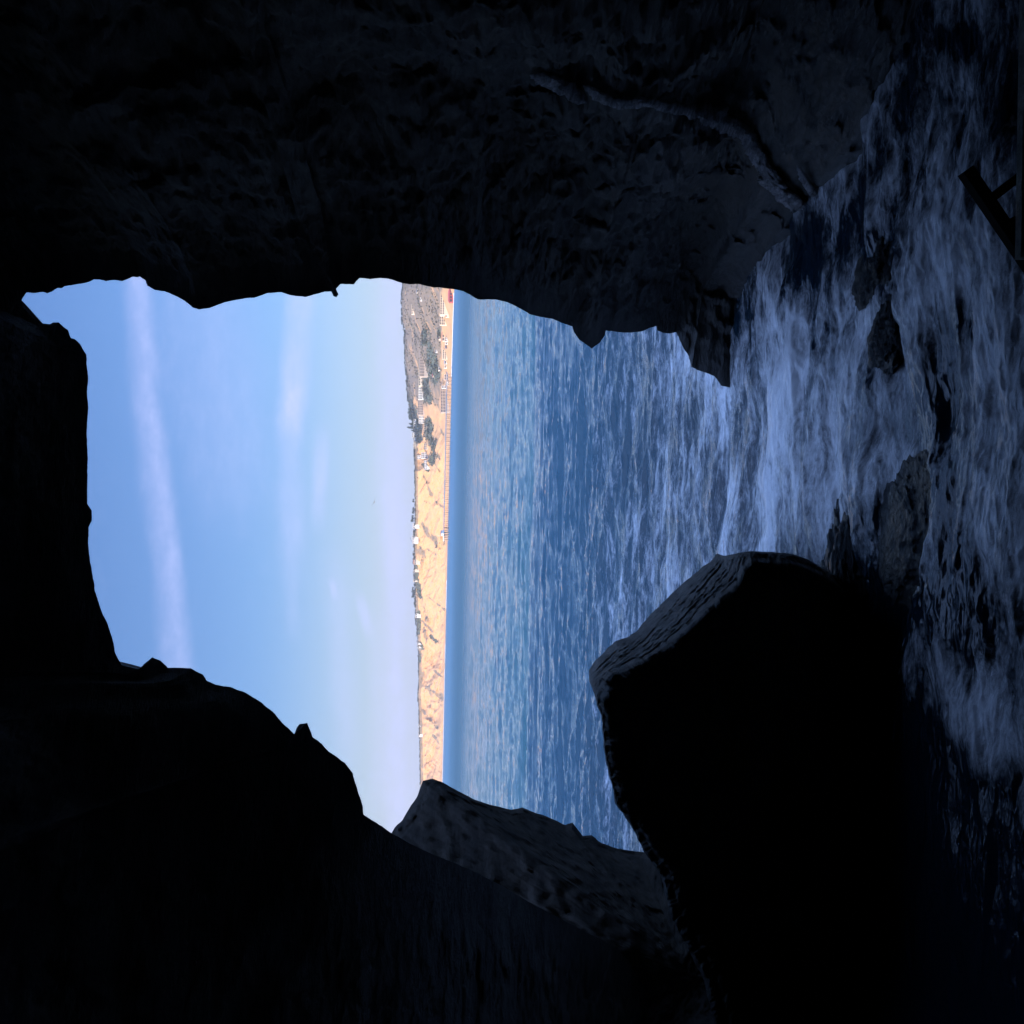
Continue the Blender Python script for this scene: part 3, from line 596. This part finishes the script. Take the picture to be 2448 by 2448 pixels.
BL = [
 ("long_hall", "long cream two storey hall at the foot of the hill beside the right cave wall", "hall", 1052,1063,694,752, MC,MC,'flat',2,10),
 ("office_block", "square cream block ending the long hall above the beach", "building", 1051,1064,756,777, MC,MG,'flat',3,3),
 ("beach_pavilion", "low beach building with a bright orange pitched roof below the cream hall", "building", 1063,1070,734,758, MC,MO,'gable',1,4),
 ("beach_clubhouse", "deep red waterfront building right at the shore beside the cave wall", "building", 1071,1083,691,722, MR,MR,'gable',1,4),
 ("house", "cream house with a long orange roof above white beach cottages", "house", 1055,1063,791,815, MC,MO,'gable',1,3),
 ("beach_cottage", "tall white cottage next to the long orange roof", "cottage", 1063,1070,806,816, MW,MG,'flat',2,2),
 ("beach_cottage", "small white cottage left of the tall one, beside a dark slate house", "cottage", 1064,1070,818,823, MW,MW,'flat',1,1),
 ("slate_house", "dark blue slate house between white cottages above the beach", "house", 1064,1069,825,832, MSL,MSL,'gable',1,1),
 ("apartment_building", "cream low apartment building with stepped end near the beach", "building", 1058,1067,836,858, MC,MW,'flat',2,5),
 ("beach_cottage", "pale cottage with a grey roof left of the cream apartments", "cottage", 1061,1068,861,870, MW,MG,'gable',1,1),
 ("beach_cottage", "boxy white cottage beside bushes close to the pier root", "cottage", 1062,1067,873,880, MW,MW,'flat',1,1),
 ("pier_gatehouse", "small tan building where the pier leaves the shore", "building", 1062,1072,895,908, MT,MW,'flat',2,2),
 ("pier_laboratory", "pale block just left of the pier gatehouse", "building", 1066,1074,911,921, MW,MW,'flat',2,2),
 ("terraced_laboratory", "large four storey lilac building with long balconies beside the sandstone bluff", "laboratory", 1054,1069,912,986, MT,MSL,'flat',4,10),
 ("stair_tower", "white stair tower in front of the four storey balconied building", "building", 1056,1067,922,929, MW,MW,'flat',3,1),
 ("terraced_laboratory", "four storey striped building halfway up the hill above a green grove", "laboratory", 1003,1015,838,900, MT,MG,'flat',4,9),
 ("long_hall", "cream single storey hall running uphill left of the striped building", "hall", 1001,1006,868,922, MC,MC,'flat',1,9),
 ("terraced_laboratory", "bright white striped building in the middle of the hillside", "laboratory", 1000,1010,926,955, MW,MC,'flat',3,5),
 ("terraced_laboratory", "tan terraced building at the left end of the hillside campus", "laboratory", 999,1012,958,992, MT,MT,'flat',4,6),
 ("office_block", "pale four storey block beside the dark pine grove", "building", 1001,1014,994,1012, MW,MT,'flat',4,3),
 ("glasshouse", "pale green low greenhouse row in front of the tall pines", "greenhouse", 989,993,1002,1027, MW,MW,'flat',1,5),
 ("villa", "white flat roofed villa on the ridge left of the tall pines", "villa", 985,993,1034,1046, MW,MW,'flat',2,3),
 ("villa", "white villa stepping down the ridge below its flat roofed neighbour", "villa", 990,996,1046,1055, MW,MW,'flat',2,2),
 ("villa", "long cream villa last on the ridge before the bare bluff top", "villa", 989,994,1056,1072, MC,MC,'flat',1,4),
 ("villa", "pinkish villa among bushes halfway down the bluff slope", "villa", 1014,1020,1060,1074, MT,MT,'flat',2,3),
 ("stepped_apartments", "white stepped apartment block perched on the bluff edge", "building", 1007,1022,1082,1096, MW,MW,'flat',4,3),
 ("stepped_apartments", "narrow white block behind the stepped apartments", "building", 997,1006,1088,1098, MW,MG,'flat',2,2),
 ("stepped_apartments", "lowest bright white building at the tip of the bluff cluster", "building", 1014,1021,1101,1122, MW,MW,'flat',2,4),
 ("house", "white house standing alone on the brown upper hill", "house", 1005,1008,711,719, MW,MW,'flat',1,1),
 ("house", "thin row house with a pale roof high on the right hill", "house", 984,987,728,751, MC,MC,'flat',1,4),
 ("cottage", "tiny pale cottage high on the hill, right of the row house", "cottage", 995,999,692,700, MC,MG,'gable',1,1),
 ("house", "cream house at the foot of the grove with a brown roof", "house", 1047,1052,800,812, MC,MB_,'gable',1,2),
 ("house", "small red roofed house inside the dark green grove", "house", 1033,1037,893,901, MC,MR,'gable',1,1),
 ("cottage", "white cottage between trees below the green grove", "cottage", 1040,1044,836,842, MW,MG,'gable',1,1),
 ("cottage", "pale cottage beside a diagonal track above the beach", "cottage", 1048,1052,878,886, MW,MW,'flat',1,1),
 ("cliff_house", "white cliff top house on the saddle right of the white mansion", "house", 987,993,1250,1263, MW,MW,'flat',1,3),
 ("mansion", "long bright white mansion on the cliff top", "mansion", 986,991,1268,1300, MW,MW,'flat',2,8),
 ("mansion_tower", "taller white wing rising from the cliff top mansion", "building", 981,988,1281,1289, MW,MW,'flat',2,2),
 ("cliff_house", "wide terracotta roofed house on the cliff edge", "house", 988,996,1328,1350, MC,MO,'gable',1,5),
 ("cliff_house", "cream flat house beside the terracotta roofed one", "house", 989,993,1353,1368, MC,MC,'flat',1,3),
 ("cliff_house", "small square cream house alone between round trees", "house", 988,993,1384,1391, MC,MC,'flat',1,1),
 ("cliff_house", "narrow white house stepping down above the twin gullies", "house", 993,998,1461,1477, MW,MC,'flat',1,3),
 ("cliff_house", "white house half hidden by trees near the dark oval bush", "house", 996,1001,1531,1541, MW,MG,'gable',1,2),
 ("cliff_house", "low white house just left of the half hidden one", "house", 998,1002,1543,1550, MW,MW,'flat',1,1),
 ("cliff_house", "tiny white house far left on the cliff rim", "house", 1000,1003,1730,1738, MW,MW,'flat',1,1),
 ("cliff_house", "low wide white house, last on the cliff rim before the outcrop", "house", 1000,1003,1747,1762, MW,MW,'flat',1,2),
]
for a in BL:
    nm, lab, cat, x0, x1, y0, y1, wl_, rf, rt, fl, by = a
    building(nm, lab, cat, x0, x1, y0, y1, wl_, rf, rt, fl, by, turn=random.uniform(-.12, .12) if y1-y0 < 20 else 0)

# ------------------------------------------------------------------ trees
ML = plain("leaf_green", (.045, .065, .035), .8, .35, .5); ML2 = plain("leaf_olive", (.085, .085, .05), .8, .3, .5); MTR = plain("bark", (.12, .085, .06), .9)
def crown(kind, seed):
    rg = np.random.default_rng(seed); m = MB(); n = 420 if kind != 'palm' else 0
    if kind == 'round':
        cl_ = [(rg.normal(0, .26), rg.normal(0, .26), .66+rg.uniform(-.16, .2), rg.uniform(.18, .30)) for _ in range(8)]
    elif kind == 'cone':
        cl_ = [(rg.normal(0, .05), rg.normal(0, .05), .2+.75*k/9, .26*(1-k/10)+.04) for k in range(10)]
    elif kind == 'flat':
        cl_ = [(rg.uniform(-.5, .5), rg.uniform(-.4, .4), .78+rg.uniform(-.1, .12), rg.uniform(.13, .2)) for _ in range(9)]
    else:
        cl_ = []
    for _ in range(n):
        c = cl_[rg.integers(len(cl_))]; d = rg.normal(size=3); d /= np.linalg.norm(d); p = np.array(c[:3])+d*c[3]*rg.uniform(.55, 1.12)*np.array([1, 1, .85])
        a = rg.normal(size=3); a /= np.linalg.norm(a); b2 = np.cross(a, d); b2 /= np.linalg.norm(b2)+1e-6; sz = rg.uniform(.035, .075)
        b = len(m.v); m.v += [tuple(p+a*sz), tuple(p+b2*sz), tuple(p-a*sz), tuple(p-b2*sz)]; m.f.append((b, b+1, b+2, b+3))
    if kind == 'palm':
        for k in range(11):
            an = 2*math.pi*k/11+rg.uniform(-.2, .2); pr = None
            for j in range(6):
                s_ = j/5; rr = .26*s_; z = .95+.09*math.sin(s_*2.2)-.17*s_*s_; wd = .035*(1-s_*.8)
                p = (math.cos(an)*rr, math.sin(an)*rr, z); L = (p[0]-math.sin(an)*wd, p[1]+math.cos(an)*wd, z-.01); R_ = (p[0]+math.sin(an)*wd, p[1]-math.cos(an)*wd, z-.01)
                b = len(m.v); m.v += [L, p, R_]
                if pr is not None: m.f += [(pr, pr+1, b+1, b), (pr+1, pr+2, b+2, b+1)]
                pr = b
    return m
def make_tree(kind, seed, leaf, name):
    e = empty(name, (0, 0, 0)); tr = MB(); hh = {'round': .6, 'cone': .9, 'flat': .75, 'palm': .95}[kind]
    tr.tube([(0, 0, -.25), (.01, 0, hh*.5), (.0, .01, hh)], [.045, .032, .015] if kind != 'palm' else [.02, .016, .015], 7)
    if kind in ('round', 'flat'):
        for k in range(4):
            an = k*1.6+seed; tr.tube([(0, 0, hh*.55), (math.cos(an)*.16, math.sin(an)*.16, hh*.85), (math.cos(an)*.28, math.sin(an)*.28, hh*1.05)], [.022, .014, .006], 5)
    tr.build("trunk", MTR, e); crown(kind, seed).build("crown", leaf, e)
    return e
PROTO = {}
def tree(kind, ix, iy, hpx, label, group=None, wide=1., variant=0, sink=0.):
    key = (kind, variant); name = {'round': 'broadleaf_tree', 'cone': 'conifer_tree', 'flat': 'pine_tree', 'palm': 'palm_tree'}[kind]
    Q = ground_at(ix, iy)
    if key not in PROTO: e = PROTO[key] = make_tree(kind, 3+variant*7+len(kind), (ML, ML2)[variant % 2], name)
    else:
        e = copy_tree(PROTO[key]); e.name = name
    H = hpx*Q[1]/F; e.location = (Q[0], Q[1]+2, Q[2]-H*.05-sink); e.scale = (H*wide, H*wide, H); e.rotation_euler = (0, 0, random.uniform(0, 6.28))
    if "group" in e: del e["group"]
    tag(e, label, "tree", group); return e
tp = lambda iy: float(np.interp(iy, TOP[:, 0], TOP[:, 1]))
# individually recognisable ones
tree('cone', 990,1022,18, "tall pointed conifer, highest tree of the dark grove on the ridge", wide=.8)
tree('cone', 992,1014,15, "slightly lower conifer beside the tallest pointed one", wide=.9)
tree('cone', 992,1029,10, "short conifer sloping down towards the white ridge villas", wide=1)
for k, (a, h, lb) in enumerate([(978,17,"big rounded tree at the right end of the dark ridge grove"),(986,18,"big rounded tree second from the right in the dark ridge grove"),(995,15,"rounded tree third from the right in the dark ridge grove"),(1002,11,"rounded tree left end of the dark ridge grove, next to the notch")]):
    tree('round', 991, a, h, lb, wide=.85)
tree('round', 993,1411,10, "round tree with a dark ball crown alone on the cliff top", wide=1.); tree('round', 993,1423,10, "second ball crowned tree just left of the lone one", wide=1.)
tree('round', 993,1199,8, "round bushy tree alone on the bare sandstone saddle", wide=1.1)
tree('round', 994,1222,10, "bushy tree right of the tall dark one on the saddle", wide=1.2); tree('round', 994,1240,13, "tall dark rounded tree beside the white cliff houses", wide=1.)
tree('palm', 990,1288,11, "thin palm above the white mansion tower"); tree('palm', 991,1293,9, "shorter palm next to the mansion tower")
tree('round', 1047,1306,7, "dark shrubby tree on the bluff foot near the pier end"); 
GL = {1:("small dark tree in the row along the right hill crest","trees along the right hill crest"),
      2:("small cliff top tree in the row right of the white mansion","cliff top trees right of the mansion"),
      3:("small cliff top tree in the row between the mansion and the twin gullies","cliff top trees in the middle"),
      4:("tiny cliff rim tree in the thin row at the far left","cliff rim trees at the far left"),
      5:("dark green tree in the grove on the town hillside","trees of the hillside grove"),
      6:("green tree on the slope between the ridge villas and the bluff","trees below the ridge villas")}
for iy in np.arange(648, 962, 5.2):
    iy = iy+random.uniform(-2, 2); tree(random.choice(['flat','round','flat']), tp(iy)+3, iy, random.uniform(4, 7), *GL[1], wide=random.uniform(.9, 1.5), variant=random.randint(0, 2))
for iy in np.arange(1034, 1262, 5.5):
    iy = iy+random.uniform(-2, 2); tree('round', tp(iy)+2.5, iy, random.uniform(2.5, 5.5), *GL[2], wide=random.uniform(1, 1.7), variant=random.randint(0, 2))
for iy in np.arange(1264, 1570, 4.3):
    iy = iy+random.uniform(-2, 2); tree(random.choice(['round','round','flat','palm' if random.random() < .3 else 'round']), tp(iy)+2.5, iy, random.uniform(4, 8), *GL[3], wide=random.uniform(.9, 1.5), variant=random.randint(0, 2))
for iy in np.arange(1572, 1905, 5.0):
    iy = iy+random.uniform(-2, 2); tree('round', tp(iy)+2, iy, random.uniform(2.5, 5), *GL[4], wide=random.uniform(1, 1.8), variant=random.randint(0, 2))
for _ in range(64):
    a, b, s_ = random.choice([((1032,837),(1038,899),9),((1020,899),(1028,955),8),((1016,790),(1022,820),7),((1046,860),(1048,900),4),((1053,786),(1053,808),3),((1000,1004),(1006,1045),5)])
    k = random.random(); tree('round', a[0]+(b[0]-a[0])*k+random.uniform(-s_, s_), a[1]+(b[1]-a[1])*k+random.uniform(-s_, s_), random.uniform(4, 7.5), *GL[5], wide=random.uniform(.9, 1.4), variant=random.randint(0, 2))
for _ in range(26):
    a, b, s_ = random.choice([((1028,1006),(1032,1060),6),((1038,1062),(1036,1100),5)])
    k = random.random(); tree('round', a[0]+(b[0]-a[0])*k+random.uniform(-s_, s_), a[1]+(b[1]-a[1])*k+random.uniform(-s_, s_), random.uniform(3, 6), *GL[6], wide=random.uniform(1, 1.5), variant=random.randint(0, 2))
# low scrub covering the slopes (uncountable)
def scrub():
    V = []; Q = []; rg = np.random.default_rng(5)
    cand = np.argwhere((LG[:-4] > .3) | ((LVG[:-4] > .5) & (rg.random(LVG[:-4].shape) < .10))); vis = (LV[cand[:, 0], cand[:, 1]] > 640) & (LV[cand[:, 0], cand[:, 1]] < 1900)
    cand = cand[vis]; cand = cand[rg.choice(len(cand), min(4500, len(cand)), replace=False)]
    for i, j in cand:
        p = LP[i, j]+np.array([rg.uniform(-2, 2), rg.uniform(-2, 2), .2]); sz = rg.uniform(.9, 2.3)
        for _ in range(3):
            d = rg.normal(size=3); d[2] = abs(d[2]); d /= np.linalg.norm(d); c = p+d*sz*.5; a = rg.normal(size=3); a /= np.linalg.norm(a); b2 = np.cross(a, d); b = len(V)
            V += [c+a*sz*.8, c+b2*sz*.8, c-a*sz*.8, c-b2*sz*.8]; Q.append((b, b+1, b+2, b+3))
    o = raw_mesh("scrub", np.array(V), np.array(Q), plain("scrub_leaves", (.14, .13, .09), .9, .4, .2), smooth=False); tag(o, kind='stuff')
scrub()

# ------------------------------------------------------------------ pier
MPW = plain("weathered_white_concrete", (.86, .83, .78)); MPI = plain("pier_piling_concrete", (.36, .27, .20))
def pier():
    A = at(1070.5, 893, 1790); E = at(1061.5, 1276, 1580); A[2] = 7.4; E[2] = 7.4
    e = empty("pier", (float(A[0]), float(A[1]), 0)); o0 = np.array([A[0], A[1], 0])
    A = A-o0; E = E-o0; d = E-A; L = np.linalg.norm(d); dn = d/L; sd_ = np.array([dn[1], -dn[0], 0])
    b = MB(); b.beam(A, E, 6.5, 1.2); b.build("deck", MPW, e)
    for s_ in (-1, 1):
        r = MB(); r.beam(A+sd_*3.1*s_+(0, 0, 1.35), E+sd_*3.1*s_+(0, 0, 1.35), .14, .18)
        for k in range(60):
            p = A+d*k/59+sd_*3.1*s_; r.beam(p+(0, 0, .4), p+(0, 0, 1.3), .1, .1, (1, 0, 0))
        r.build("railing", MPW, e)
    for k in range(40):
        p = A+d*(k+.5)/40
        for s_ in (-1, 1):
            q = p+sd_*2.4*s_; r = MB(); r.tube([(q[0]+s_*.9*sd_[0], q[1]+s_*.9*sd_[1], -3), (q[0], q[1], 7.0)], .27, 8); r.build("piling", MPI, e)
    b = MB(); b.box(-9, 9, -6, 6, 7.0, 7.9); hd = b.build("pier_head", MPW, e); hd.location = E-(0, 0, 7.4); hd.rotation_euler = (0, 0, math.atan2(d[1], d[0]))
    for x in (-7, -2.3, 2.3, 7):
        for y in (-5, 5):
            r = MB(); r.tube([(x, y, -3), (x, y, 7.0)], .5, 8); r.build("piling", MPI, hd)
    tag(e, "long white concrete pier on rows of pilings crossing in front of the bluff", "pier")
    g = np.array([A, E])+o0
    h = empty("pier_shed", tuple(g[1]+(-1.5*dn)+(0, 0, .5)), math.atan2(d[1], d[0]))
    b = MB(); b.box(-3, 3, -2.2, 2.2, 0, 3.0); b.build("wall", MW, h)
    b = MB(); b.gable(-3.4, 3.4, -2.6, 2.6, 3.002, 4.2); b.build("roof", MSL, h)
    b = MB(); b.box(-1.2, .2, -2.26, -2.1, 1, 2.2); b.build("window", MGL, h)
    tag(h, "small white shed at the seaward end of the pier", "shed")
    m = empty("mast", tuple(g[1]+(4.*dn)+(0, 0, .5))); b = MB(); b.tube([(0, 0, 0), (0, 0, 8)], [.22, .1], 6); b.build("pole", MPW, m)
    b = MB(); b.beam((-1.5, 0, 6.4), (1.5, 0, 6.4), .14, .14); b.build("crossarm", MPW, m); tag(m, "thin white instrument mast at the pier end beside the shed", "mast")
pier()

# surf lines at the foot of the bluff: thin long strips of white water
M_surf = plain("surf_foam", (.80, .80, .78), .9, .1, .1)
def surf():
    for k, (y0, y1, off, lb) in enumerate([(1388, 1455, 14, "thin white line of surf on the beach left of the pier"), (1540, 1585, 16, "faint white line of surf at the bluff foot near the dark oval bush"), (1600, 1900, 10, "long faint breaker line under the far left bluff"), (700, 900, 18, "white breaker line along the town beach")]):
        iy = np.linspace(y0, y1, 160); rows = []
        Y = shoreY(iy)-off+6*fbm(iy*.07, k, o=2); wd = 1.6+4*np.clip(fbm(iy*.12, k+5, o=3)+.35, 0, 1); wd *= np.minimum(1, np.minimum(iy-y0, y1-iy)/8+.02)
        u = rays(np.full(len(iy), 1070.), iy); ux = u[:, 0]/u[:, 1]
        for s_, z in ((-1, .0), (-.4, .5), (.3, .55), (1, .0)):
            rows.append(np.stack([ux*(Y+s_*wd), Y+s_*wd, np.full(len(iy), z+.08)], -1))
        o = mesh_grid("surf_line", np.array(rows), M_surf); tag(o, kind='stuff'); o["label"] = lb
surf()

# ------------------------------------------------------------------ gull
def gull():
    p = at(895, 1200, 260); m = MB(); n = 10
    prof = [(-.42, .01, 0), (-.34, .05, 0), (-.2, .085, .0), (0, .10, 0), (.18, .08, .01), (.27, .055, .04), (.34, .055, .05), (.40, .03, .045), (.46, .008, .035)]
    for x, r, z in prof:
        for k in range(n): a = 2*math.pi*k/n; m.v.append((x, r*math.cos(a), z+r*math.sin(a)*.9))
    for i in range(len(prof)-1):
        for k in range(n): m.f.append((i*n+k, i*n+(k+1) % n, (i+1)*n+(k+1) % n, (i+1)*n+k))
    for s_ in (-1, 1):
        wing = [(.12, .05, .05, .16), (.16, .35, .20, .14), (.10, .72, .20, .10), (-.06, 1.05, .12, .03)]
        b = len(m.v)
        for x, y, z, c in wing: m.v += [(x, s_*y, z), (x-c*1.3, s_*y, z-.01), (x-c*.5, s_*y, z+.025)]
        for i in range(3):
            q = b+i*3; m.f += [(q, q+2, q+5, q+3), (q+2, q+1, q+4, q+5), (q, q+3, q+4, q+1)]
    o = m.build("gull", plain("gull_feathers", (.30, .30, .32)), smooth=True); o.location = p; o.rotation_euler = (.25, .1, 2.2); o.scale = (1.15,)*3
    tag(o, "small dark gull gliding in the empty sky above the bluff", "bird")
gull()

# ------------------------------------------------------------------ wooden platform at the photographer's feet
MWD = rock_mat("weathered_board", (.70, .69, .64), (.9, .88, .8), .001, .5, 5, (0, 0, 0)); MDK = plain("unlit_timber", (.012, .012, .012), .95)  # bracing and rail front coloured near black to paint in their unlit faces
def platform():
    e = empty("timber_platform", (0, 0, 0)); Yr = 3.2
    P0 = at(2449, -260, Yr); P1 = at(2433, 618, Yr)
    def V(p): return Vector((float(p[0]), float(p[1]), float(p[2])))
    b = MB(); th = .028
    b.beam(V(P0)-Vector((0, .0, th/2)), V(P1)-Vector((0, .0, th/2)), .034, th); b.build("top_rail", MWD, e)
    lower = V(at(2462, -260, Yr-.05)); lower2 = V(at(2462, 640, Yr-.05))
    b = MB(); b.beam(V(P0)-Vector((0, .035, .09)), V(P1)-Vector((0, .035, .09)), .03, .12); b.build("rail_board", MDK, e)
    Yb = 3.45
    def m(ix, iy, Y=Yb): return V(at(ix, iy, Y))
    b = MB(); b.beam(m(2308, 408), m(2500, 690), .040, .040, (0, 1, 0)); b.build("brace", MDK, e)
    b = MB(); b.beam(m(2372, 472, 3.43), m(2470, 396, 3.43), .027, .035, (0, 1, 0)); b.build("strut", MDK, e)
    b = MB(); b.beam(m(2420, 520, 3.46), m(2500, 700, 3.46), .06, .04, (0, 1, 0)); b.build("brace", MDK, e)
    tag(e, "dark timber platform bracing with a pale weathered rail at the picture's edge", "platform")
platform()

# ------------------------------------------------------------------ haze
def haze():
    m = bpy.data.materials.new("haze"); m.use_nodes = True; nt = m.node_tree; nt.nodes.clear()
    o = nt.nodes.new('ShaderNodeOutputMaterial'); v = nt.nodes.new('ShaderNodeVolumePrincipled')
    v.inputs['Color'].default_value = (.86, .88, 1, 1); v.inputs['Density'].default_value = HAZE; v.inputs['Anisotropy'].default_value = .2
    nt.links.new(v.outputs[0], o.inputs['Volume'])
    b = MB(); b.box(-7000, 7000, -400, 7500, -6, 190); h = b.build("haze", m); tag(h, kind='stuff')
HAZE = .8e-4
if HAZE: haze()
